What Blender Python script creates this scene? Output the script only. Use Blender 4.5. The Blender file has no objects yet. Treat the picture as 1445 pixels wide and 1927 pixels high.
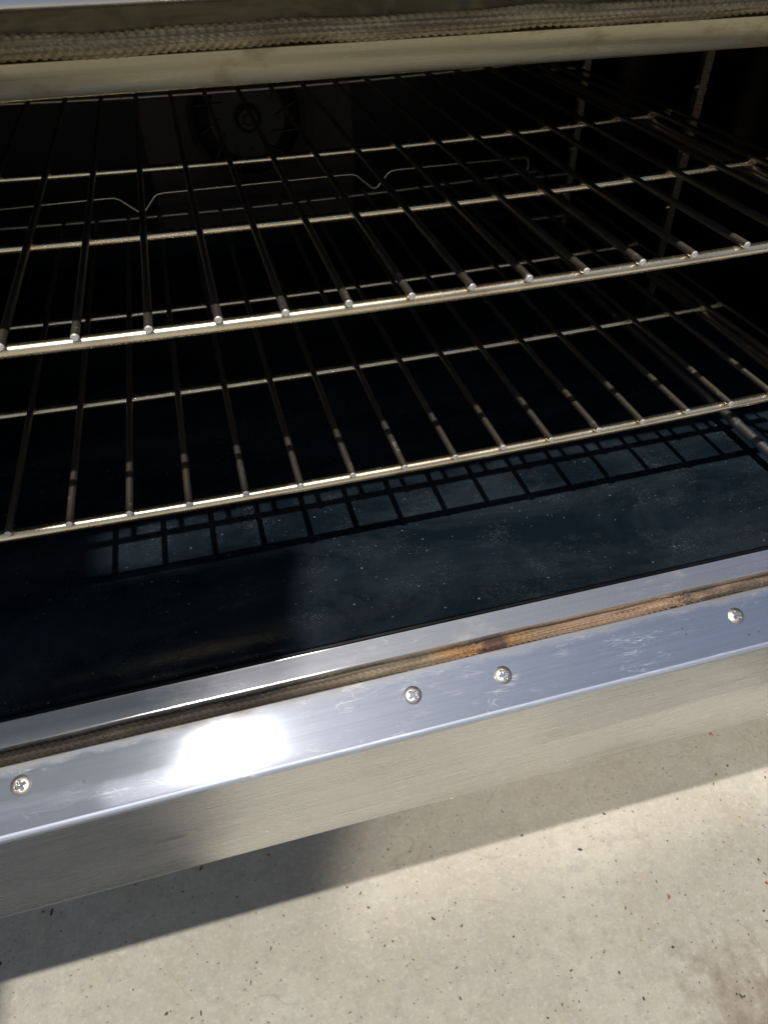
import bpy, bmesh, math, random
from mathutils import Vector, Matrix
random.seed(7)
U = 0.035                 # one rack-wire pitch in metres
ZG = 27.0                 # ground lies this many pitches under the upper rack
S = bpy.context.scene
COL = S.collection

def W3(x, y, z):
    return Vector((x * U, y * U, (z + ZG) * U))

# ------------------------------------------------------------------ camera
cd = bpy.data.cameras.new('camera'); cam = bpy.data.objects.new('camera', cd); COL.objects.link(cam)
Rr = ((0.96499056, -0.26191428, -0.01393336), (0.18552471, 0.64406248, 0.74213483), (-0.18540175, -0.71873809, 0.67010578))
M = Matrix(((Rr[0][0], Rr[1][0], Rr[2][0]), (Rr[0][1], Rr[1][1], Rr[2][1]), (Rr[0][2], Rr[1][2], Rr[2][2])))
cam.matrix_world = Matrix.Translation(W3(2.9076, -10.2111, 4.6546)) @ M.to_4x4()
cd.sensor_fit = 'VERTICAL'; cd.sensor_height = 24.0
cd.lens = 24.0 * 1332.5 / 1927.0
cd.clip_start = 0.01; cd.clip_end = 600
cd.dof.use_dof = True; cd.dof.focus_distance = 13.2 * U; cd.dof.aperture_fstop = 12.0
S.camera = cam

# ------------------------------------------------------------------ light
SUN = Vector((-0.087, -0.31, 1.0)).normalized()
world = bpy.data.worlds.new('World'); S.world = world; world.use_nodes = True
nt = world.node_tree; nt.nodes.clear()
sky = nt.nodes.new('ShaderNodeTexSky'); sky.sky_type = 'NISHITA'; sky.sun_disc = False
sky.sun_elevation = math.asin(SUN.z); sky.sun_rotation = math.atan2(SUN.x, SUN.y) % (2 * math.pi)
bg = nt.nodes.new('ShaderNodeBackground'); bg.inputs['Strength'].default_value = 0.075
wo = nt.nodes.new('ShaderNodeOutputWorld')
hs = nt.nodes.new('ShaderNodeHueSaturation'); hs.inputs['Saturation'].default_value = 0.70
nt.links.new(sky.outputs[0], hs.inputs['Color']); nt.links.new(hs.outputs[0], bg.inputs[0]); nt.links.new(bg.outputs[0], wo.inputs[0])
sd = bpy.data.lights.new('sun', 'SUN'); sd.energy = 4.0; sd.angle = math.radians(0.65); sd.color = (1.0, 0.965, 0.90)
so = bpy.data.objects.new('sun', sd); COL.objects.link(so)
so.rotation_euler = SUN.to_track_quat('Z', 'Y').to_euler(); so.location = (0, 0, 4)
S.view_settings.view_transform = 'Standard'; S.view_settings.look = 'None'
S.view_settings.exposure = 0.0; S.view_settings.gamma = 1.0; S.view_settings.use_curve_mapping = False
S.render.engine = 'CYCLES'
S.cycles.use_denoising = True
S.cycles.max_bounces = 10; S.cycles.glossy_bounces = 6; S.cycles.diffuse_bounces = 5
S.cycles.caustics_reflective = True; S.cycles.blur_glossy = 0.0
S.cycles.sample_clamp_indirect = 0.0; S.cycles.use_guiding = True; S.cycles.use_surface_guiding = True

# ------------------------------------------------------------------ helpers
def finish(me, smooth=True, angle=35):
    if smooth:
        for p in me.polygons: p.use_smooth = True
        me.set_sharp_from_angle(angle=math.radians(angle))

def link(name, verts, faces, mat, parent=None, smooth=True, angle=35):
    """verts are in pitches, absolute; stored relative to the parent's place"""
    off = parent.location.copy() if parent else Vector((0, 0, 0))
    if parent and parent.parent: off += parent.parent.location
    me = bpy.data.meshes.new(name)
    me.from_pydata([tuple(W3(*v) - off) for v in verts], [], faces)
    bm = bmesh.new(); bm.from_mesh(me); bmesh.ops.recalc_face_normals(bm, faces=bm.faces[:]); bm.to_mesh(me); bm.free()
    me.materials.append(mat); finish(me, smooth, angle)
    o = bpy.data.objects.new(name, me); COL.objects.link(o)
    if parent: o.parent = parent
    return o

def empty(name, x, y, z):
    o = bpy.data.objects.new(name, None); COL.objects.link(o); o.location = W3(x, y, z); o.empty_display_size = 0.05
    return o

def tag(o, label=None, cat=None, group=None, kind=None):
    if label: o['label'] = label
    if cat: o['category'] = cat
    if group: o['group'] = group
    if kind: o['kind'] = kind
    return o

class G:
    def __init__(s): s.v = []; s.f = []
    def add(s, v, f):
        b = len(s.v); s.v += v; s.f += [tuple(i + b for i in q) for q in f]
    def box(s, x0, x1, y0, y1, z0, z1):
        s.add([(x0, y0, z0), (x1, y0, z0), (x1, y1, z0), (x0, y1, z0), (x0, y0, z1), (x1, y0, z1), (x1, y1, z1), (x0, y1, z1)],
              [(0, 3, 2, 1), (4, 5, 6, 7), (0, 1, 5, 4), (1, 2, 6, 5), (2, 3, 7, 6), (3, 0, 4, 7)])
    def tube(s, pts, r, seg=14, cap=True, wob=0.0):
        pts = [Vector(p) for p in pts]; n = len(pts); v = []; f = []
        up = Vector((0, 0, 1)); prev = None
        for i, p in enumerate(pts):
            t = (pts[min(i + 1, n - 1)] - pts[max(i - 1, 0)]).normalized()
            if prev is None:
                a = up if abs(t.z) < 0.9 else Vector((1, 0, 0))
                nrm = (a - a.dot(t) * t).normalized()
            else:
                nrm = (prev - prev.dot(t) * t).normalized()
            prev = nrm; bn = t.cross(nrm)
            rr = r * (1 + wob * math.sin(i * 1.7))
            for k in range(seg):
                an = 2 * math.pi * k / seg
                q = p + nrm * (math.cos(an) * rr) + bn * (math.sin(an) * rr); v.append(tuple(q))
        for i in range(n - 1):
            for k in range(seg):
                a = i * seg + k; b = i * seg + (k + 1) % seg
                f.append((a, b, b + seg, a + seg))
        if cap:
            for e, i0 in ((-1, 0), (1, (n - 1) * seg)):
                base = len(v); t = ((pts[1] - pts[0]) if e < 0 else (pts[-1] - pts[-2])).normalized() * e
                c = pts[0] if e < 0 else pts[-1]
                for k in range(seg):
                    q = Vector(v[i0 + k]); v.append(tuple(c + (q - c) * 0.72 + t * r * 0.25))
                for k in range(seg):
                    k2 = (k + 1) % seg
                    f.append((i0 + k, i0 + k2, base + k2, base + k))
                f.append(tuple(base + k for k in range(seg)))
        s.add(v, f)
    def slab(s, prof, x0, x1, nx=1):
        """closed profile (y,z) swept along x"""
        n = len(prof); v = []; f = []
        for i in range(nx + 1):
            x = x0 + (x1 - x0) * i / nx
            v += [(x, y, z) for y, z in prof]
        for i in range(nx):
            for k in range(n):
                a = i * n + k; b = i * n + (k + 1) % n
                f.append((a, b, b + n, a + n))
        f.append(tuple(range(n))); f.append(tuple(nx * n + k for k in range(n)))
        s.add(v, f)
    def build(s, name, mat, parent=None, smooth=True, angle=35): return link(name, s.v, s.f, mat, parent, smooth, angle)

# ------------------------------------------------------------------ materials
class N:
    def __init__(s, name):
        s.m = bpy.data.materials.new(name); s.m.use_nodes = True; s.t = s.m.node_tree; s.t.nodes.clear()
        s.out = s.n('ShaderNodeOutputMaterial'); s.b = s.n('ShaderNodeBsdfPrincipled'); s.l(s.b.outputs[0], s.out.inputs[0])
        s.co = s.n('ShaderNodeTexCoord').outputs['Object']
    def n(s, k, **a):
        o = s.t.nodes.new(k)
        for q, w in a.items(): setattr(o, q, w)
        return o
    def l(s, a, b): s.t.links.new(a, b)
    def set(s, sock, v):
        if hasattr(v, 'links') or isinstance(v, bpy.types.NodeSocket): s.l(v, sock)
        else: sock.default_value = v
    def map(s, scale=(1, 1, 1), rot=(0, 0, 0), loc=(0, 0, 0), src=None):
        m = s.n('ShaderNodeMapping'); s.l(src or s.co, m.inputs[0])
        m.inputs['Scale'].default_value = scale; m.inputs['Rotation'].default_value = rot; m.inputs['Location'].default_value = loc
        return m.outputs[0]
    def noise(s, v, scale=5, detail=3, rough=0.5, dist=0):
        t = s.n('ShaderNodeTexNoise'); s.l(v, t.inputs['Vector']); t.inputs['Scale'].default_value = scale
        t.inputs['Detail'].default_value = detail; t.inputs['Roughness'].default_value = rough; t.inputs['Distortion'].default_value = dist
        return t.outputs[0]
    def vor(s, v, scale=5, feat='F1', rand=1):
        t = s.n('ShaderNodeTexVoronoi', feature=feat); s.l(v, t.inputs['Vector']); t.inputs['Scale'].default_value = scale
        t.inputs['Randomness'].default_value = rand
        return t.outputs[0]
    def rng(s, v, a, b, c=0.0, d=1.0):
        r = s.n('ShaderNodeMapRange'); s.l(v, r.inputs[0])
        for i, q in enumerate((a, b, c, d)): r.inputs[i + 1].default_value = q
        return r.outputs[0]
    def math(s, op, a, b=0.0):
        r = s.n('ShaderNodeMath', operation=op); s.set(r.inputs[0], a); s.set(r.inputs[1], b); return r.outputs[0]
    def mix(s, f, a, b):
        r = s.n('ShaderNodeMix', data_type='RGBA'); s.set(r.inputs[0], f)
        for i, q in ((6, a), (7, b)):
            if isinstance(q, tuple): q = q + (1,) if len(q) == 3 else q
            s.set(r.inputs[i], q)
        return r.outputs[2]
    def sep(s, v=None):
        r = s.n('ShaderNodeSeparateXYZ'); s.l(v or s.co, r.inputs[0]); return r.outputs
    def bump(s, h, strength, dist, prev=None):
        b = s.n('ShaderNodeBump'); b.inputs['Strength'].default_value = strength; b.inputs['Distance'].default_value = dist
        s.l(h, b.inputs['Height'])
        if prev: s.l(prev, b.inputs['Normal'])
        return b.outputs[0]
    def p(s, **k):
        for q, v in k.items():
            q = q.replace('_', ' ')
            if isinstance(v, tuple) and len(v) == 3 and q != 'Normal': v = v + (1,)
            s.set(s.b.inputs[q], v)
        return s.m

def brushed(name, col=(0.60, 0.61, 0.63), rough=0.27, aniso=0.75, scratch=1.0, stain=0.0, wave=1.0, rv=1.0, haze=0.006, glow=0, edge=None, staincol=(0.20, 0.15, 0.09), dirty=None):
    n = N(name)
    fine = n.noise(n.map((25, 2600, 2600)), 1, 2, 0.6)
    med = n.noise(n.map((8, 500, 500)), 1, 3, 0.6)
    big = n.noise(n.map((14, 30, 30)), 1, 3, 0.55)
    R = n.math('ADD', n.rng(fine, 0.3, 0.7, rough - 0.05 * rv, rough + 0.05 * rv), n.rng(big, 0.3, 0.7, -0.04 * rv, 0.05 * rv))
    R0 = R; sc = None
    for i, (ang, a, b, th) in enumerate(((0.10, 9, 210, .010), (-0.22, 12, 230, .008), (0.30, 14, 190, .008), (0.9, 30, 160, .005), (0.02, 2.5, 420, .010))):
        nz = n.noise(n.map((a, b, b), (0, 0, 0), (i * 3.1, i * 1.7, 0), src=n.map((1, 1, 1), (0, 0, ang))), 1, 1, 0.4, 0.1)
        k = n.rng(n.math('ABSOLUTE', n.math('SUBTRACT', nz, 0.5)), th, th * 0.4)
        sc = k if sc is None else n.math('MAXIMUM', sc, k)
    patch = n.rng(n.noise(n.map((30, 60, 60), (0, 0, 0), (4, 2, 1)), 1, 4, .65), 0.50, 0.68)
    sc = n.math('MULTIPLY', n.math('MULTIPLY', sc, patch), scratch)
    R = n.math('ADD', R, n.math('MULTIPLY', sc, 0.25))
    c = n.mix(n.rng(med, 0.3, 0.7), tuple(x * 0.93 for x in col), tuple(min(1, x * 1.05) for x in col))
    c = n.mix(sc, c, (0.95, 0.95, 0.95))
    metal = 1.0
    if stain > 0:
        st = n.rng(n.noise(n.map((18, 26, 26), loc=(2, 8, 3)), 1, 6, 0.68), 0.56, 0.72)
        st = n.math('MULTIPLY', st, stain)
        c = n.mix(st, c, staincol); R = n.math('ADD', R, n.math('MULTIPLY', st, 0.25))
        metal = n.math('SUBTRACT', 1.0, n.math('MULTIPLY', st, 0.7))
    if dirty: c, R, metal = dirty(n, c, R, metal)
    nb = n.bump(big, 0.10 * wave, 0.002)
    t = n.n('ShaderNodeCombineXYZ'); t.inputs[1].default_value = 1.0
    n.p(Base_Color=c, Metallic=metal, Roughness=0.62, Anisotropic=0.2, Tangent=t.outputs[0], Normal=nb)
    an = n.n('ShaderNodeBsdfAnisotropic', distribution='BECKMANN')
    n.set(an.inputs['Color'], c); n.set(an.inputs['Roughness'], R0); an.inputs['Anisotropy'].default_value = aniso
    n.l(nb, an.inputs['Normal']); n.l(t.outputs[0], an.inputs['Tangent'])
    w = n.math('SUBTRACT', 1.0, metal) if not isinstance(metal, float) else 0.0
    k = n.math('MAXIMUM', n.math('MULTIPLY', sc, 0.28), n.math('ADD', n.math('MULTIPLY', w, 1.4), haze))
    if edge: k = n.math('MAXIMUM', k, edge(n))
    k = n.math('MINIMUM', k, 1.0)
    src = an
    if glow:
        a2 = n.n('ShaderNodeBsdfAnisotropic', distribution='GGX'); n.set(a2.inputs['Color'], c); a2.inputs['Roughness'].default_value = glow
        n.l(nb, a2.inputs['Normal']); src = n.n('ShaderNodeMixShader'); src.inputs[0].default_value = 0.10
        n.l(an.outputs[0], src.inputs[1]); n.l(a2.outputs[0], src.inputs[2])
    mx = n.n('ShaderNodeMixShader'); n.set(mx.inputs[0], k); n.l(src.outputs[0], mx.inputs[1]); n.l(n.b.outputs[0], mx.inputs[2])
    n.l(mx.outputs[0], n.out.inputs[0])
    return n.m

def flange_dirt(n, c, R, metal):
    # scorched brown film and splashes beside the door seal, along the flange's back edge
    sp = n.sep(); y = n.math('DIVIDE', sp[1], U); x = n.math('DIVIDE', sp[0], U)
    edge = n.rng(y, EDGE0 - 0.30, EDGE0 + 0.02)
    wob = n.noise(n.map((40, 90, 90)), 1, 4, .65)
    k = n.rng(n.math('ADD', edge, n.math('MULTIPLY', wob, 0.9)), 0.82, 1.45, 0, 0.85)
    c = n.mix(k, c, (0.17, 0.13, 0.085))
    R = n.math('ADD', R, n.math('MULTIPLY', k, 0.45))
    metal = n.math('SUBTRACT', metal, n.math('MULTIPLY', k, 0.55))
    rust = n.rng(n.vor(n.map((1, 1, 1)), 95), 0.10, 0.05)
    rust = n.math('MULTIPLY', rust, n.rng(n.noise(n.map((12, 12, 12), loc=(5, 1, 0)), 1, 2), 0.56, 0.64))
    c = n.mix(rust, c, (0.22, 0.10, 0.05)); 
    return c, R, metal
EDGE0 = 0.0
def flange_edge(n): return n.rng(n.math('DIVIDE', n.sep()[1], U), -3.915, -3.932, 0, 0.55)

def mat_enamel(name, dust=1.0, spec=0.30, r0=0.16, col=(0.0033, 0.0068, 0.0110)):
    n = N(name)
    sm = n.rng(n.noise(n.map((9, 20, 20)), 1, 6, 0.68, 0.6), 0.42, 0.75)
    c = n.mix(n.math('MULTIPLY', sm, 0.8 * dust), col, (0.021, 0.030, 0.039))
    d1 = n.vor(n.map((1, 1, 1)), 190); pick = n.noise(n.map((1, 1, 1), loc=(3, 1, 7)), 260, 1)
    sp1 = n.math('MULTIPLY', n.rng(d1, 0.17, 0.05), n.rng(pick, 0.56, 0.68))
    d2 = n.noise(n.map((1, 1, 1)), 900, 2, 0.7)
    clump = n.rng(n.noise(n.map((1, 1, 1), loc=(9, 2, 1)), 30, 6, 0.75), 0.50, 0.78)
    sp2 = n.math('MULTIPLY', n.rng(d2, 0.55, 0.70, 0, 0.6), clump)
    hs = n.noise(n.map((30, 1500, 1500), src=n.map((1, 1, 1), (0, 0, 0.5))), 1, 1)
    sp3 = n.math('MULTIPLY', n.rng(hs, 0.73, 0.78, 0, .35), clump)
    s = n.math('MAXIMUM', n.math('MAXIMUM', sp1, sp2), sp3)
    c = n.mix(n.math('MULTIPLY', s, 0.8 * dust), c, (0.26, 0.29, 0.31))
    R = n.rng(sm, 0, 1, r0, r0 + 0.18)
    R = n.math('ADD', R, n.math('MULTIPLY', s, 0.3))
    nb = n.bump(n.noise(n.map((1, 1, 1)), 26, 3), 0.12, 0.002)
    return n.p(Base_Color=c, Roughness=R, Normal=nb, Specular_IOR_Level=spec)

def mat_chrome(name, grime=0.5, col=(0.72, 0.64, 0.50), ro=0.0):
    n = N(name)
    z = n.noise(n.map((120, 120, 120)), 1, 4, 0.7)
    fine = n.noise(n.map((900, 900, 900)), 1, 2, 0.6)
    g = n.rng(z, 0.60, 0.72, 0, grime)
    c = n.mix(g, col, (0.10, 0.065, 0.045))
    c = n.mix(n.rng(n.noise(n.map((35, 35, 35), loc=(2, 2, 2)), 1, 2), 0.45, 0.7, 0, 0.5), c, (0.52, 0.38, 0.24))
    R = n.math('ADD', n.rng(fine, 0.3, 0.7, 0.19 + ro, 0.27 + ro), n.math('MULTIPLY', g, 0.4))
    m = n.math('SUBTRACT', 1.0, n.math('MULTIPLY', g, 0.8))
    return n.p(Base_Color=c, Metallic=m, Roughness=R, Normal=n.bump(z, 0.12, 0.0006))

def mat_concrete():
    n = N('concrete')
    a = n.noise(n.map((1, 1, 1)), 3.2, 6, 0.6, 0.5)
    b = n.noise(n.map((1, 1, 1), loc=(3, 9, 0)), 14, 6, 0.62, 0.4)
    f = n.noise(n.map((1, 1, 1)), 260, 4, 0.7)
    c = n.mix(n.rng(a, 0.32, 0.68), (0.305, 0.278, 0.225), (0.405, 0.372, 0.305))
    c = n.mix(n.rng(b, 0.52, 0.75, 0, 0.6), c, (0.34, 0.28, 0.20))
    c = n.mix(n.rng(n.noise(n.map((1, 1, 1), loc=(7, 7, 1)), 9, 5, 0.6), 0.55, 0.72, 0, 0.6), c, (0.42, 0.40, 0.35))
    c = n.mix(n.rng(n.noise(n.map((1, 1, 1), loc=(2, 7, 5)), 45, 5, 0.7), 0.45, 0.70, 0, 0.8), c, (0.27, 0.25, 0.212))
    c = n.mix(n.rng(n.noise(n.map((1, 1, 1), loc=(2, 3, 5)), 130, 4, 0.75), 0.50, 0.72, 0, 0.7), c, (0.47, 0.445, 0.395))
    c = n.mix(n.rng(f, 0.40, 0.75, 0, 0.6), c, (0.27, 0.255, 0.225))
    # pits and dark mineral grains
    v = n.vor(n.map((1, 1, 1)), 115); pk = n.noise(n.map((1, 1, 1), loc=(1, 5, 2)), 170, 0)
    pit = n.math('MULTIPLY', n.rng(v, 0.20, 0.10), n.rng(pk, 0.50, 0.58))
    c = n.mix(n.math('MULTIPLY', pit, 0.8), c, (0.10, 0.085, 0.065))
    # hairlines
    h = n.noise(n.map((18, 420, 1), src=n.map((1, 1, 1), (0, 0, 0.7))), 1, 2, .5, .3)
    c = n.mix(n.math('MULTIPLY', n.rng(h, 0.72, 0.76, 0, 0.3), n.rng(a, 0.45, 0.6)), c, (0.25, 0.2, 0.15))
    # trowel arcs and hairline cracks
    for sc_, th_, st_, lo in ((3.1, 0.0022, 0.35, 1.3), (5.5, 0.0016, 0.30, 6.1)):
        q = n.noise(n.map((1, 1, 1), loc=(lo, lo * 2, 0)), sc_, 3, 0.45, 0.3)
        ln = n.rng(n.math('ABSOLUTE', n.math('SUBTRACT', q, 0.5)), th_, th_ * 0.3, 0, st_)
        c = n.mix(n.math('MULTIPLY', ln, n.rng(b, 0.42, 0.55)), c, (0.20, 0.16, 0.11))
    # brown tea-coloured stain, lower right of the slab
    sp = n.sep()
    dx = n.math('SUBTRACT', sp[0], 17.4 * U); dy = n.math('SUBTRACT', sp[1], -6.5 * U)
    r = n.math('SQRT', n.math('ADD', n.math('MULTIPLY', dx, dx), n.math('MULTIPLY', dy, dy)))
    k = n.rng(n.math('ADD', r, n.math('MULTIPLY', n.noise(n.map((1, 1, 1)), 38, 6, .7), 0.30)), 0.13, 0.24, 0.7, 0)
    c = n.mix(k, c, (0.13, 0.085, 0.055))
    nb = n.bump(n.noise(n.map((1, 1, 1)), 55, 6, 0.6), 0.25, 0.004); nb = n.bump(f, 0.25, 0.0006, nb); 
    return n.p(Base_Color=c, Roughness=n.rng(b, .3, .7, 0.62, 0.85), Normal=nb, Specular_IOR_Level=0.35)

def mat_gasket(name, lower=True):
    n = N(name)
    x = n.math('ADD', n.math('DIVIDE', n.sep()[0], U), 5.3)
    z = n.noise(n.map((30, 60, 60)), 1, 5, 0.7)
    f = n.noise(n.map((1, 1, 1)), 700, 2, 0.6)
    base = n.mix(n.rng(z, 0.35, 0.65), (0.15, 0.11, 0.07), (0.30, 0.235, 0.155)) if lower else n.mix(n.rng(z, 0.35, 0.65), (0.25, 0.19, 0.09), (0.46, 0.38, 0.22))
    if lower:
        # burnt and rusty lengths of the braid, shade painted over its left
        x = n.math('SUBTRACT', x, n.math('MULTIPLY', n.noise(n.map((90, 90, 90)), 1, 3, .7), 0.8))
        orange = n.math('MULTIPLY', n.rng(x, 5.0, 5.8), n.rng(x, 7.5, 6.9))
        base = n.mix(n.math('MULTIPLY', orange, n.rng(z, .35, .55, .2, .9)), base, (0.45, 0.22, 0.07))
        rust = n.math('MULTIPLY', n.rng(x, 6.15, 6.25), n.rng(x, 6.75, 6.6))
        base = n.mix(n.math('MULTIPLY', rust, 0.95), base, (0.075, 0.026, 0.018))
        cop = n.rng(x, 7.0, 7.8, 0, 0.55)
        base = n.mix(cop, base, (0.42, 0.24, 0.15))
        dark = n.rng(x, 10.35, 10.6, 0, 0.85)
        base = n.mix(n.math('MULTIPLY', dark, n.rng(z, .62, .45)), base, (0.045, 0.04, 0.035))
        black = n.rng(x, 4.3, 2.0, 0, 0.93)  # shade on the left length, put into the braid colour
        base = n.mix(n.math('MULTIPLY', black, n.rng(z, .7, .5, .6, 1)), base, (0.020, 0.014, 0.010))
    rows = n.noise(n.map((10, 900, 900), loc=(1, 1, 4)), 1, 2, .6)
    base = n.mix(n.rng(rows, .45, .62, 0, .75), base, (0.045, 0.032, 0.02))
    base = n.mix(n.rng(f, .4, .75, 0, .5), base, (0.08, 0.06, 0.04))
    return n.p(Base_Color=base, Metallic=0.1, Roughness=0.6, Normal=n.bump(f, 0.35, 0.0004))

def plain(name, col, rough=0.5, metal=0.0, bump=0.2, scale=300, var=0.25):
    n = N(name)
    z = n.noise(n.map((1, 1, 1)), scale, 4, 0.65)
    c = n.mix(n.rng(z, .3, .7), tuple(q * (1 - var) for q in col), tuple(min(1, q * (1 + var)) for q in col))
    return n.p(Base_Color=c, Metallic=metal, Roughness=rough, Normal=n.bump(z, bump, 0.0006))

OX, OY, OZ = 5.3, 0.0, -27.0          # base point of the oven
EDGE0 = -2.95 - OY
M_sill = brushed('brushed steel sill', haze=0.16, col=(0.60, 0.61, 0.62), rough=0.16, aniso=0.2, rv=0.3, scratch=0.7, stain=0.25, staincol=(0.30, 0.2, 0.12))
M_lip = brushed('brushed steel flange', col=(0.60, 0.64, 0.72), rough=0.072, aniso=0.20, rv=0.14, glow=0.085, haze=0.11, wave=0.4, edge=flange_edge, scratch=1.0, dirty=flange_dirt)
M_kick = brushed('satin steel kick panel', col=(0.83, 0.82, 0.80), haze=0.08, wave=0.35, rough=0.27, aniso=0.3, rv=0.5, scratch=0.15, stain=0.08)
M_head = brushed('tarnished header steel', col=(0.36, 0.33, 0.23), rough=0.30, aniso=0.3, scratch=0.1, stain=0.8, staincol=(0.16, 0.10, 0.04))
M_flange2 = brushed('dark flange steel', col=(0.11, 0.095, 0.06), rough=0.45, wave=0.2, stain=0.2, scratch=0.0)  # dark brown tone for the flange above the top seal
M_steel = brushed('outer steel', rough=0.33, aniso=0.4, scratch=0.3)
M_enam = mat_enamel('black enamel floor', col=(0.0045, 0.0085, 0.0128), dust=1.0)
M_wall = mat_enamel('black enamel walls', dust=0.15, spec=0.12, r0=0.3, col=(0.0025, 0.0022, 0.003))
M_rod = mat_chrome('nickel plated rod', 0.30, (0.88, 0.76, 0.54), 0.05)
M_wire = mat_chrome('dark plated wire', 0.55, (0.42, 0.38, 0.32), 0.2)
M_screw = mat_chrome('screw steel', 0.45, (0.42, 0.41, 0.40), 0.16)
M_cut = plain('sunlit cut end', (0.62, 0.60, 0.56), 0.45, 0.5)  # sunlight on the front wire ends painted in as a lighter tone
M_guide = mat_chrome('dull guide rod', 0.4, (0.6, 0.6, 0.6), 0.15)
M_gas = mat_gasket('braided seal, scorched', True)
M_gas2 = mat_gasket('braided seal', False)
M_channel = plain('dark channel', (0.03, 0.024, 0.02), 0.8, 0.0)  # dark even tone for the channel behind the seal
M_baffle = plain('browned baffle steel', (0.028, 0.016, 0.011), 0.6, 0.1, scale=60)
M_hub = plain('fan steel', (0.012, 0.009, 0.007), 0.6, 0.0, scale=80)
M_conc = mat_concrete()

# ------------------------------------------------------------------ ground
g = G(); r = 9000
g.add([(-r, -r, -27), (r, -r, -27), (r, r, -27), (-r, r, -27)], [(0, 1, 2, 3)])
tag(g.build('ground', M_conc, None, False), kind='structure')

# ------------------------------------------------------------------ oven
oven = empty('convection_oven', OX, OY, OZ)
tag(oven, 'stainless steel commercial oven with open door, black enamel cavity and two wire racks inside', 'oven')
XL, XR = -7.2, 17.8; YB = 16.8; ZF = -5.8; ZC = 4.2
# enamel liner
g = G(); n = 40; v = []; f = []
prof = [(-2.28, -5.80), (-2.20, -5.79), (-2.1, -5.80)] + [(-2.0 + 18.2 * i / 30, -5.80) for i in range(31)] + [(16.6, -5.72), (16.8, -5.5)]
for i in range(n + 1):
    x = XL + (XR - XL) * i / n
    for y, z in prof:
        e = max(0, 1 - min(x - XL, XR - x) / 0.5); v.append((x, y, z + 0.35 * e * e))
m = len(prof)
for i in range(n):
    for k in range(m - 1): f.append((i * m + k, (i + 1) * m + k, (i + 1) * m + k + 1, i * m + k + 1))
g.add(v, f); cf = g.build('cavity_floor', M_enam, oven)
sol = None
g = G(); g.box(XR, XR + 0.12, -1.2, YB, ZF - 0.3, ZC); g.build('side_wall', M_wall, oven, False)
g = G(); g.box(XL - 0.12, XL, -1.2, YB, ZF - 0.3, ZC); g.build('side_wall', M_wall, oven, False)
g = G(); g.box(XL - 0.1, XR + 0.1, YB, YB + 0.12, ZF - 0.3, ZC); g.build('back_wall', M_wall, oven, False)
g = G(); g.box(XL - 0.1, XR + 0.1, -0.267, YB + 0.1, ZC + 0.003, ZC + 0.12); g.build('cavity_ceiling', M_wall, oven, False)
# thin turned-up rim of the liner just behind the sill
g = G(); g.slab([(-2.31, -5.86), (-2.30, -5.765), (-2.26, -5.75), (-2.22, -5.765), (-2.20, -5.784), (-2.20, -5.86)], XL, XR, 1)
g.build('liner_rim', M_wall, oven)
# sill
g = G(); g.slab([(-2.312, -5.785), (-2.34, -5.80), (-2.69, -5.895), (-2.715, -5.91), (-2.725, -5.94), (-2.725, -6.5), (-2.312, -6.5)], -15.0, 29.0, 1)
g.build('sill', M_sill, oven)
# channel under the seal
g = G(); g.slab([(-2.727, -6.20), (-2.947, -6.20), (-2.947, -6.5), (-2.727, -6.5)], -15.0, 29.0, 1)
g.build('seal_channel', M_channel, oven, False)
# flange
arc = []
for i in range(9):
    a = math.radians(114 - 0 + (180 - 114) * i / 8)    # from the slope's normal round to facing front
    arc.append((-3.91 + 0.075 * math.cos(a), -6.565 + 0.075 * math.sin(a)))
g = G(); nx = 60
prof = [(-2.95, -6.14), (-2.955, -6.085), (-2.98, -6.072)] + [(-2.98 + (arc[0][0] + 2.98) * t / 6, -6.072 + (arc[0][1] + 6.072) * t / 6) for t in range(1, 6)] + arc + [(-3.985, -6.62), (-3.90, -6.62), (-3.90, -6.6), (-2.95, -6.5)]
g.slab(prof, -15.0, 29.0, nx)
lip = g.build('front_flange', M_lip, oven, angle=50)
# kick panel, its lower edge running slightly downhill to the right
g = G(); v = []; f = []; nx = 48
for i in range(nx + 1):
    x = -15.0 + 44.0 * i / nx; t = i / nx
    zb = -9.33 - 0.28 * (x - 4.5) / 9.0 * (0.55 if x < 4.5 else 1.0)
    bow = 0.02 * math.sin(x * 0.55 + 1) 
    v += [(x, -3.972, -6.625), (x, -3.972 + bow, -8.0), (x, -3.972, zb + 0.05), (x, -3.955, zb), (x, -3.80, zb), (x, -3.80, zb + 0.10), (x, -3.88, zb + 0.14), (x, -3.88, -6.625)]
for i in range(nx):
    for k in range(8):
        a = i * 8 + k; b = i * 8 + (k + 1) % 8; f.append((a, b, b + 8, a + 8))
f.append(tuple(range(8))); f.append(tuple(nx * 8 + k for k in range(8)))
g.add(v, f); g.build('kick_panel', M_kick, oven)

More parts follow.
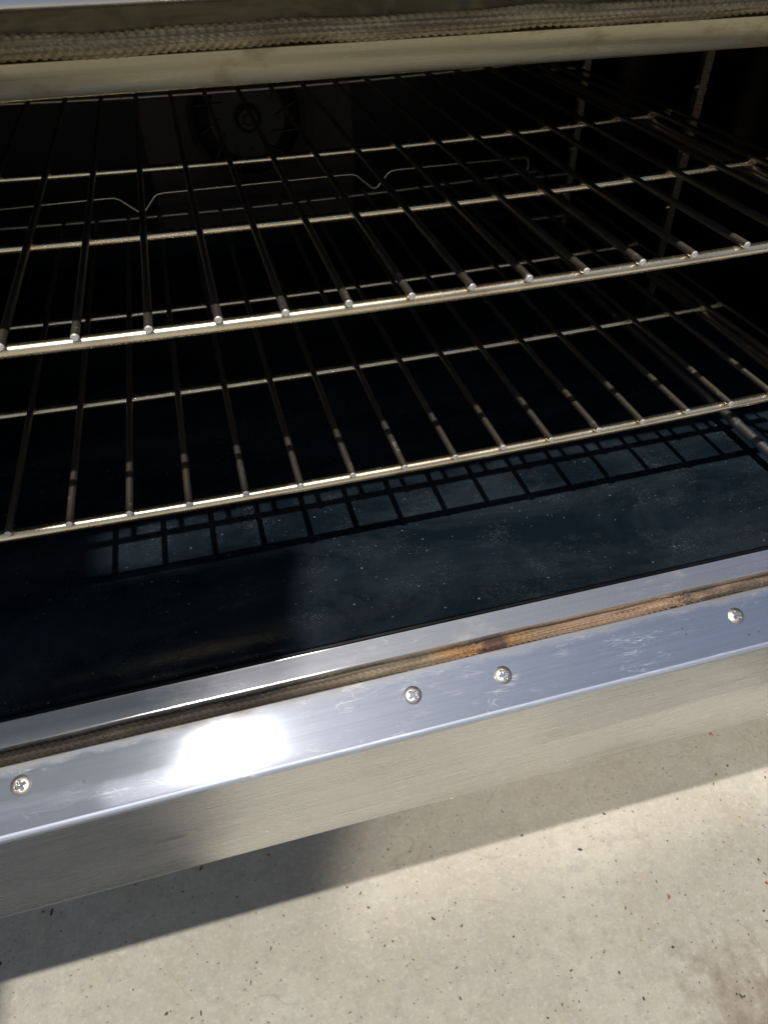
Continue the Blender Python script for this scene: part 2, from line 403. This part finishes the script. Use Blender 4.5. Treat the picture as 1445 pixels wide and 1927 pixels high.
# screws on the flange
fn = Vector((0, -0.407, 0.914)).normalized()      # flange normal
def flange_pt(x, y): return (x, y, -6.072 + (y + 2.98) * (arc[0][1] + 6.072) / (arc[0][0] + 2.98))
def screw(x, y, rot, R=0.165):
    c = Vector(flange_pt(x, y)); tx = Vector((1, 0, 0)); ty = fn.cross(tx)
    v = []; f = []; nr, ns = 16, 48
    prev_c = len(v)
    def h(px, py):
        rr = math.hypot(px, py) / R
        z = 0.062 * math.sqrt(max(0, 1 - (rr * 0.93) ** 2)) - 0.02
        ca, sa = math.cos(rot), math.sin(rot); a = abs(px * ca + py * sa); b = abs(-px * sa + py * ca)
        w = 0.017 + 0.009 * (1 - rr); L = 0.085
        dd = 0.0
        for p, q in ((a, b), (b, a)):
            if p < L: dd = max(dd, min(1, max(0, (w - q) / 0.010 + 0.5)) * min(1, (L - p) / 0.015))
        return z - 0.055 * dd
    v.append(tuple(c + fn * h(0, 0)))
    for i in range(1, nr + 1):
        r0 = R * (i / nr)
        for k in range(ns):
            an = 2 * math.pi * k / ns; px, py = r0 * math.cos(an), r0 * math.sin(an)
            hh = h(px, py) if i < nr else 0.006
            v.append(tuple(c + tx * px + ty * py + fn * hh))
    for k in range(ns): v.append(tuple(c + tx * (R * 1.01 * math.cos(2 * math.pi * k / ns)) + ty * (R * 1.01 * math.sin(2 * math.pi * k / ns)) - fn * 0.01))
    for k in range(ns):
        k2 = (k + 1) % ns; f.append((0, 1 + k, 1 + k2))
        for i in range(nr): a = 1 + i * ns; f.append((a + k, a + ns + k, a + ns + k2, a + k2))
    return link('screw', v, f, M_screw, lip, angle=50)
for (x, y, rt) in ((-1.445, -3.30, 0.35), (5.139, -3.37, 0.6), (6.85, -3.40, 0.2), (11.744, -3.36, 0.5)):
    screw(x, y, rt)

# braided door seals: knitted rows pressed out of a flattened tube
def braid(name, cy, cz, ry, rz, x0, x1, mat, pitch=0.085, damage=False, tilt=0.0, dx=0.0213, seg=28, amp=0.018):
    nx = int((x1 - x0) / dx); v = []; f = []
    for i in range(nx + 1):
        x = x0 + i * dx
        wob = 0.012 * math.sin(x * 1.9) + 0.008 * math.sin(x * 4.3 + 1)
        hole = 0.0
        if damage:
            hole = max(0, 1 - abs(x - 6.45) / 0.35) * 0.05 + (max(0, 1 - abs(x - 10.75) / 0.3) * 0.06)
        for k in range(seg):
            a = 2 * math.pi * k / seg
            u = (x / pitch); row = k / seg * 10
            tri = abs((row % 2) - 1)
            s_ = abs(math.sin(math.pi * (u + tri * 0.9)))
            rowp = abs(math.sin(math.pi * row / 2 + 0.3))
            d = amp * (s_ ** 0.7) * (0.45 + 0.55 * rowp)
            if hole: d += -hole * (0.5 + 0.5 * math.sin(k * 3.3 + i * 0.9)) + random.uniform(-0.02, 0.02)
            if damage and 11.0 < x: d += random.uniform(-0.012, 0.006)
            yy = (ry + d) * math.cos(a); zz = (rz + d) * math.sin(a)
            v.append((x, cy + yy * math.cos(tilt) - zz * math.sin(tilt), cz + wob + yy * math.sin(tilt) + zz * math.cos(tilt)))
    for i in range(nx):
        for k in range(seg):
            a = i * seg + k; b = i * seg + (k + 1) % seg; f.append((a, b, b + seg, a + seg))
    return link(name, v, f, mat, oven, angle=80)
b = braid('door_seal', -2.84, -6.085, 0.085, 0.085, -3.6, 14.6, M_gas, pitch=0.12, damage=True, tilt=0.3, amp=0.032)
tag(b, 'scorched brown braided door seal with a burnt rusty patch, along the sill')
b = braid('door_seal', -0.62, 3.325, 0.09, 0.085, -3.0, 14.0, M_gas2, pitch=0.105, tilt=0.25, amp=0.045)
tag(b, 'beige braided door seal along the top of the opening')

# header above the opening
g = G(); g.slab([(-0.370, 2.795), (-0.410, 2.797), (-0.435, 2.820), (-0.545, 3.125), (-0.560, 3.175), (-0.540, 3.195), (-0.470, 3.200), (-0.270, 3.200), (-0.270, 2.795)], -15.0, 29.0, 1)
g.build('header_frame', M_head, oven)
g = G(); g.slab([(-0.470, 3.202), (-0.470, 3.565), (-0.270, 3.565), (-0.270, 3.202)], -15.0, 29.0, 1); g.build('seal_channel', M_channel, oven, False)
g = G(); g.slab([(-0.470, 3.66), (-0.860, 3.664), (-0.905, 3.68), (-0.93, 3.705), (-0.932, 3.735), (-0.92, 3.775), (-0.86, 4.245), (-0.79, 4.645), (-0.69, 9.0), (-0.27, 9.0), (-0.27, 3.665)], -15.0, 29.0, 1)
g2 = G(); g2.slab([(-0.63, 3.42), (-0.63, 3.657), (-0.475, 3.657), (-0.475, 3.42)], -15.0, 29.0, 1); g2.build('seal_flange', M_flange2, oven)
g.build('header_panel', M_steel, oven)
# jambs, outer case, legs
for x0, x1 in ((-15.0, XL - 0.125), (XR + 0.125, 29.0)):
    g = G(); g.slab([(-2.3, -6.6), (-3.9, -6.6), (-3.9, -6.4), (-0.57, 4.0), (-0.57, 9.0), (-0.3, 9.0), (-0.5, -6.6)], x0 if x0 < 0 else x0, x1, 1)
    g.build('jamb', M_steel, oven, False)
g = G()
g.box(-15.1, -15.003, -0.45, 18.5, -9.2, 9.0); g.box(29.003, 29.1, -0.45, 18.5, -9.2, 9.0); g.box(-15.1, 29.1, 18.5, 18.6, -9.2, 9.0)
g.box(-15.1, 29.1, -0.69, 18.6, 9.003, 9.1); g.box(-14.9, 28.9, -3.7, 18.4, -9.25, -9.15)
g.build('outer_case', M_steel, oven, False)
for x in (-13.5, 27.5):
    for y in (6.0, 17.6):
        g = G(); g.tube([(x, y, -9.25), (x, y, -26.0)], 0.45, 20); g.tube([(x, y, -26.0), (x, y, -26.95)], 0.32, 20); g.build('leg', M_steel, oven)
# fan behind its baffle
g = G(); cx, cz = 5.3, -1.25; v = []; f = []; ns = 48; x0, x1, z0, z1 = 1.9, 8.8, -4.6, 2.9
for k in range(ns):
    a = 2 * math.pi * k / ns; ca, sa = math.cos(a), math.sin(a)
    tx = ((x1 - cx) if ca > 0 else (cx - x0)) / max(abs(ca), 1e-6); tz = ((z1 - cz) if sa > 0 else (cz - z0)) / max(abs(sa), 1e-6); t = min(tx, tz)
    for q, yy in ((1.75, 16.05), (1.95, 15.9), (2.15, 15.95), (2.3, 16.0)): v.append((cx + q * ca, yy, cz + q * sa))
    v.append((cx + t * ca, 16.0, cz + t * sa)); v.append((cx + t * ca, 16.75, cz + t * sa))
for k in range(ns):
    a = k * 6; b = ((k + 1) % ns) * 6
    for q in range(5): f.append((a + q, b + q, b + q + 1, a + q + 1))
g.add(v, f); baf = g.build('fan_baffle', M_baffle, oven)
fan = G(); 
for k in range(12):
    a = 2 * math.pi * k / 12
    v = []
    for rr, th in ((0.9, 0.0), (1.65, 0.25)):
        for yy in (15.95, 16.55): v.append((cx + rr * math.cos(a + th), yy, cz + rr * math.sin(a + th)))
    v2 = [(p[0] + 0.04 * math.sin(a), p[1], p[2] - 0.04 * math.cos(a)) for p in v]
    fan.add(v + v2, [(0, 1, 3, 2), (4, 6, 7, 5), (0, 2, 6, 4), (1, 5, 7, 3), (0, 4, 5, 1), (2, 3, 7, 6)])
fan.tube([(cx, 16.5, cz), (cx, 16.56, cz)], 1.7, 40)
fw = fan.build('fan_wheel', M_hub, oven)
g = G(); g.tube([(cx, 15.85, cz), (cx, 16.5, cz)], 0.42, 28); g.tube([(cx, 15.72, cz), (cx, 15.86, cz)], 0.2, 6); g.build('hub', M_hub, fw)
# rack guides: uprights and rungs on both side walls
for s in (1, -1):
    def X(x): return x if s > 0 else 10.6 - x
    gd = None
    for y in (0.9, 8.93, 15.4):
        g = G(); g.box(X(17.0) - 0.12, X(17.0) + 0.12, y - 0.10, y + 0.10, -5.75, 3.9)
        for z in (-4.6, -3.0, -1.4, 0.2, 1.8, 3.2):       # rivets of the upright
            g.tube([(X(16.90), y, z), (X(16.82), y, z)], 0.05, 8)
        up = g.build('guide_upright', M_rod, oven)
    for z, xx in ((-5.42, 14.78), (-3.87, 15.05), (-0.41, 15.1)):
        g = G(); pts = [(X(16.95), -0.55, z)]
        for i in range(9):
            a = math.radians(90 * i / 8); pts.append((X(xx + 0.45 - 0.45 * math.sin(a)), -0.55 + 0.45 * (1 - math.cos(a)), z))
        pts += [(X(xx), yy, z) for yy in (3, 6, 9, 12, 14.5)] + [(X(xx + 0.3), 15.4, z), (X(16.95), 15.4, z)]
        g.tube(pts, 0.115 if z < -5 else 0.075, 14); g.build('guide_rung', M_guide, oven)

# ------------------------------------------------------------------ wire rack
def sag(x): return -0.22 * max(0, 1 - ((x - 5.4) / 10.5) ** 2)
XE0, XE1 = -4.54, 15.56
def make_rack():
    r = empty('wire_rack', 5.4, 7.6, 0)
    def bar(name, y, rad, z0, x0=XE0, x1=XE1, mat=M_rod, n=40):
        g = G(); g.tube([(x0 + (x1 - x0) * i / n, y, z0 + sag(x0 + (x1 - x0) * i / n)) for i in range(n + 1)], rad, 18); return g.build(name, mat, r)
    bar('crossbar', -0.03, 0.10, -0.15)
    bar('crossbar', 3.86, 0.085, -0.135)
    bar('crossbar', 8.0, 0.085, -0.135)
    bar('crossbar', 15.2, 0.075, -0.13, mat=M_wire)  # darker material here stands in for the shade at the back
    for x in list(range(-4, 16)) + [-4.45, 15.47]:
        jx = random.uniform(-0.02, 0.02); jy = random.uniform(-0.03, 0.03); rr = 0.064 if x == int(x) else 0.04
        g = G(); g.tube([(x + jx, -0.17 + jy, sag(x))] + [(x + jx * (1 - k / 6), -0.1 + 15.3 * k / 12, sag(x) - 0.015 * math.sin(math.pi * k / 6)) for k in range(1, 13)], rr, 14)
        w = g.build('wire', M_wire, r); w.data.materials.append(M_cut)
        for p in w.data.polygons:
            if p.normal.y < -0.25 and abs(p.normal.x) + abs(p.normal.z) < 0.98 and p.center.y < (-0.12 - 7.6) * U: p.material_index = 1
    for x in (-4.1, 15.1):
        g = G(); g.tube([(x, -0.05, -0.27 + sag(x))] + [(x, 15.2 * k / 8, -0.27 + sag(x)) for k in range(1, 9)], 0.07, 14); g.build('side_rod', M_wire, r)
    # raised stop along the back edge, with V notches
    pts = []
    def P(x, z): pts.append((x, 15.27, z))
    P(XE0 + 0.2, -0.12); P(XE0 + 0.22, 0.25); P(XE0 + 0.35, 0.36)
    for vx in (-3.2, 1.45, 9.44) if False else (1.45, 9.44):
        P(vx - 1.0, 0.37); P(vx - 0.78, 0.36); P(vx - 0.62, 0.30)
        P(vx - 0.12, -0.13); P(vx, -0.18); P(vx + 0.12, -0.13)
        P(vx + 0.50, 0.28); P(vx + 0.62, 0.35); P(vx + 0.85, 0.37)
    P(15.05, 0.36); P(15.2, 0.32); P(15.26, 0.22); P(15.28, -0.12)
    g = G(); g.tube(pts, 0.048, 12); g.build('back_stop', M_rod, r)
    return r
upper = make_rack()
upper.rotation_euler.x = 0.0065
tag(upper, 'upper chrome wire oven rack, the nearer of the two, spanning the picture at mid height', 'oven rack', 'wire racks in the oven')
lower = upper.copy(); COL.objects.link(lower); lower.rotation_euler.x = 0; lower.location = upper.location + Vector((-0.083 * U, 0.03 * U, -3.464 * U))
for ch in list(upper.children):
    c = ch.copy(); COL.objects.link(c); c.parent = lower
tag(lower, 'lower chrome wire oven rack, just above the black oven floor it shades', 'oven rack', 'wire racks in the oven')

# ------------------------------------------------------------------ unseen light blockers added overhead, out of frame, to shade the left side
M_block = plain('grey light blocker', (0.20, 0.24, 0.31), 0.7, scale=40)
M_block2 = plain('blue grey blocker', (0.24, 0.30, 0.40), 0.85, scale=200)
def shade_xy(I, c, h): return (I - 0.087 * h, c - 0.31 * h)
H = 60.0
def overhead(name, I0, I1, c0, c1, mat, h=H, th=0.4, skew=0.0):
    xa, ya = shade_xy(I0, c0, h); xb, yb = shade_xy(I1, c1, h)
    g = G(); g.add([(xa, ya, h), (xb + skew, ya, h), (xb, yb, h), (xa, yb, h), (xa, ya, h + th), (xb + skew, ya, h + th), (xb, yb, h + th), (xa, yb, h + th)],
                   [(0, 3, 2, 1), (4, 5, 6, 7), (0, 1, 5, 4), (1, 2, 6, 5), (2, 3, 7, 6), (3, 0, 4, 7)])
    return g.build(name, mat, None, False)
tag(overhead('blocker_front', -30, 3.5, -4.72, -1.25, M_block, skew=-0.9), 'grey light blocker added overhead, unseen, to shade the oven on its left', 'light blocker')
tag(overhead('blocker_left', -30, -0.7, -1.2, 12.0, M_block2), 'blue grey blocker added overhead, unseen, to shade the left of the cavity', 'awning')
tag(overhead('blocker_ground', -40, -3.6, -34.0, -12.0, M_block2), 'light blocker, added unseen overhead to darken the ground before the oven', 'ground blocker')
tag(overhead('blocker_ground', -40, -11.95, -11.8, -5.2, M_block2), 'smaller light blocker, added unseen overhead to shade the far left ground', 'ground blocker')

# ------------------------------------------------------------------ bits lying on the concrete
def gpt(u, v):   # photo pixel -> point on the slab
    d = Vector(((u - 722.5) / 1332.5, -(v - 963.5) / 1332.5, -1.0))
    d = Vector((Rr[0][i] * d.x + Rr[1][i] * d.y + Rr[2][i] * d.z for i in range(3)))
    C = Vector((2.9076, -10.2111, 4.6546)); t = (-27 - C.z) / d.z
    return C + d * t
def flake(g, x, y, sx, sy, rot, th=0.03):
    n = 7; top = []; bot = []
    for k in range(n):
        a = 2 * math.pi * k / n + random.uniform(-.25, .25); q = random.uniform(.65, 1.1)
        px, py = sx * q * math.cos(a), sy * q * math.sin(a)
        X, Y = x + px * math.cos(rot) - py * math.sin(rot), y + px * math.sin(rot) + py * math.cos(rot)
        bot.append((X, Y, -27 + 0.004)); top.append((X + random.uniform(-.01, .01), Y, -27 + th * random.uniform(.5, 1.2)))
    v = bot + top; f = [tuple(reversed(range(n))), tuple(range(n, 2 * n))] + [(k, (k + 1) % n, n + (k + 1) % n, n + k) for k in range(n)]
    g.add(v, f)
M_lit = plain('dark plant litter', (0.045, 0.030, 0.020), 0.8, scale=150, var=.5)
M_red = plain('reddish dry leaf', (0.22, 0.07, 0.035), 0.7, scale=150)
M_blk = plain('blackish seed', (0.02, 0.02, 0.025), 0.5, scale=150)
g = G(); rnd = random.Random(3)
for i in range(300):
    u = rnd.uniform(0, 1445); v_ = rnd.uniform(1380, 1927)
    if v_ < 1720 - 0.26 * u: continue
    if rnd.random() > 0.35 + 0.65 * (u / 1445): continue
    p = gpt(u, v_); s_ = rnd.choice([.02, .025, .03, .03, .04, .05]) * rnd.uniform(.8, 1.3)
    flake(g, p.x, p.y, s_ * rnd.uniform(1, 2.2), s_ * rnd.uniform(.5, 1), rnd.uniform(0, 6.28), 0.02)
tag(g.build('plant_litter', M_lit, None, False), 'tiny dark specks of dry plant litter strewn over the concrete', 'litter', kind='stuff')
for (u, v_, sx, sy, rot, mt, th, nm, lb) in (
        (98, 1716, .16, .045, 1.4, M_blk, .06, 'seed_pod', 'black elongated seed pod in the shadow at the far left under the oven'),
        (1136, 1532, .10, .05, 2.4, M_blk, .06, 'seed_pod', 'black seed right on the edge of the oven shadow'),
        (1091, 1599, .12, .06, 2.8, M_blk, .05, 'seed_pod', 'curled blue-black pod on the sunlit concrete below the shadow edge'),
        (1258, 1688, .11, .07, 1.2, M_red, .03, 'leaf_fragment', 'rust red leaf fragment, larger one in open sun on the right'),
        (1442, 1662, .11, .06, 2.2, M_red, .03, 'leaf_fragment', 'brown red leaf fragment at the right edge of the picture'),
        (472, 1850, .12, .03, 1.3, M_red, .03, 'leaf_fragment', 'thin dark red leaf sliver on the lower left concrete'),
        (1336, 1381, .13, .05, .5, M_red, .03, 'leaf_fragment', 'forked red brown bit in the shade just under the steel panel'),
        (510, 1785, .13, .025, 1.1, M_lit, .04, 'twig', 'short dark twig on sunlit concrete left of centre'),
        (866, 1879, .10, .04, 1.5, M_lit, .04, 'twig', 'short brown twig near the bottom of the picture')):
    p = gpt(u, v_); o = empty('x', p.x, p.y, -27); bpy.data.objects.remove(o)
    g = G(); flake(g, p.x, p.y, sx, sy, rot, th)
    if 'fork' in lb: flake(g, p.x + .05, p.y - .08, .09, .03, 1.9, th)
    o = g.build(nm, mt, None, False); tag(o, lb, {'seed_pod': 'seed pod', 'leaf_fragment': 'leaf', 'twig': 'twig'}[nm])

# ------------------------------------------------------------------ unseen mirror added behind the viewpoint; it throws sun back under the oven
def reflector(x0, x1, tgt0, tgt1, dist, name, label, mat=None, dz=18.0, skew=0.0):
    """tgt0, tgt1: y on the slab where the thrown light starts and ends"""
    yb = (tgt0 + tgt1) / 2; P = Vector(((x0 + x1) / 2, yb - dist, -27 + dz))
    d2 = (Vector(((x0 + x1) / 2, yb, -27)) - P).normalized(); d1 = -SUN
    nrm = (d2 - d1).normalized()
    # half height so that the beam covers tgt0..tgt1
    up = Vector((1, 0, 0)).cross(nrm).normalized()
    if up.z < 0: up = -up
    # landing shift per unit of up
    def land(q): t = (q.z + 27) / -d2.z; return q + d2 * t
    k = abs((land(P + up) - land(P)).y); h = abs(tgt1 - tgt0) / 2 / k
    rt = Vector((1, 0, 0)); rt = (rt - rt.dot(nrm) * nrm).normalized()
    rt = rt - up * ((land(P + rt) - land(P)).y / (land(P + up) - land(P)).y); hw = (x1 - x0) / 2
    c0 = [P - rt * (hw + skew) - up * h, P + rt * hw - up * h, P + rt * hw + up * h, P - rt * (hw - skew) + up * h]
    v = [tuple(q) for q in c0] + [tuple(q - nrm * 0.1) for q in c0]
    return tag(link(name, v, [(0, 1, 2, 3), (7, 6, 5, 4), (0, 4, 5, 1), (1, 5, 6, 2), (2, 6, 7, 3), (3, 7, 4, 0)], mat or M_mirror, None, False), label, 'steel sheet')
def mirror_mat(name, rough, col, aniso=0.0):
    nm = N(name); an = nm.n('ShaderNodeBsdfAnisotropic', distribution='BECKMANN'); an.inputs['Roughness'].default_value = rough
    an.inputs['Anisotropy'].default_value = aniso
    tg = nm.n('ShaderNodeCombineXYZ'); tg.inputs[0].default_value = 1.0; nm.l(tg.outputs[0], an.inputs['Tangent'])
    an.inputs['Color'].default_value = col; nm.l(an.outputs[0], nm.out.inputs[0]); return nm.m
M_mirror = mirror_mat('polished reflector', 0.12, (0.95, 0.92, 0.86, 1))
reflector(5.3, 38, -0.2, 9, 34, 'bounce_reflector', 'unseen reflector added behind the viewpoint to light the ground under the oven', skew=3.0, dz=34.0)
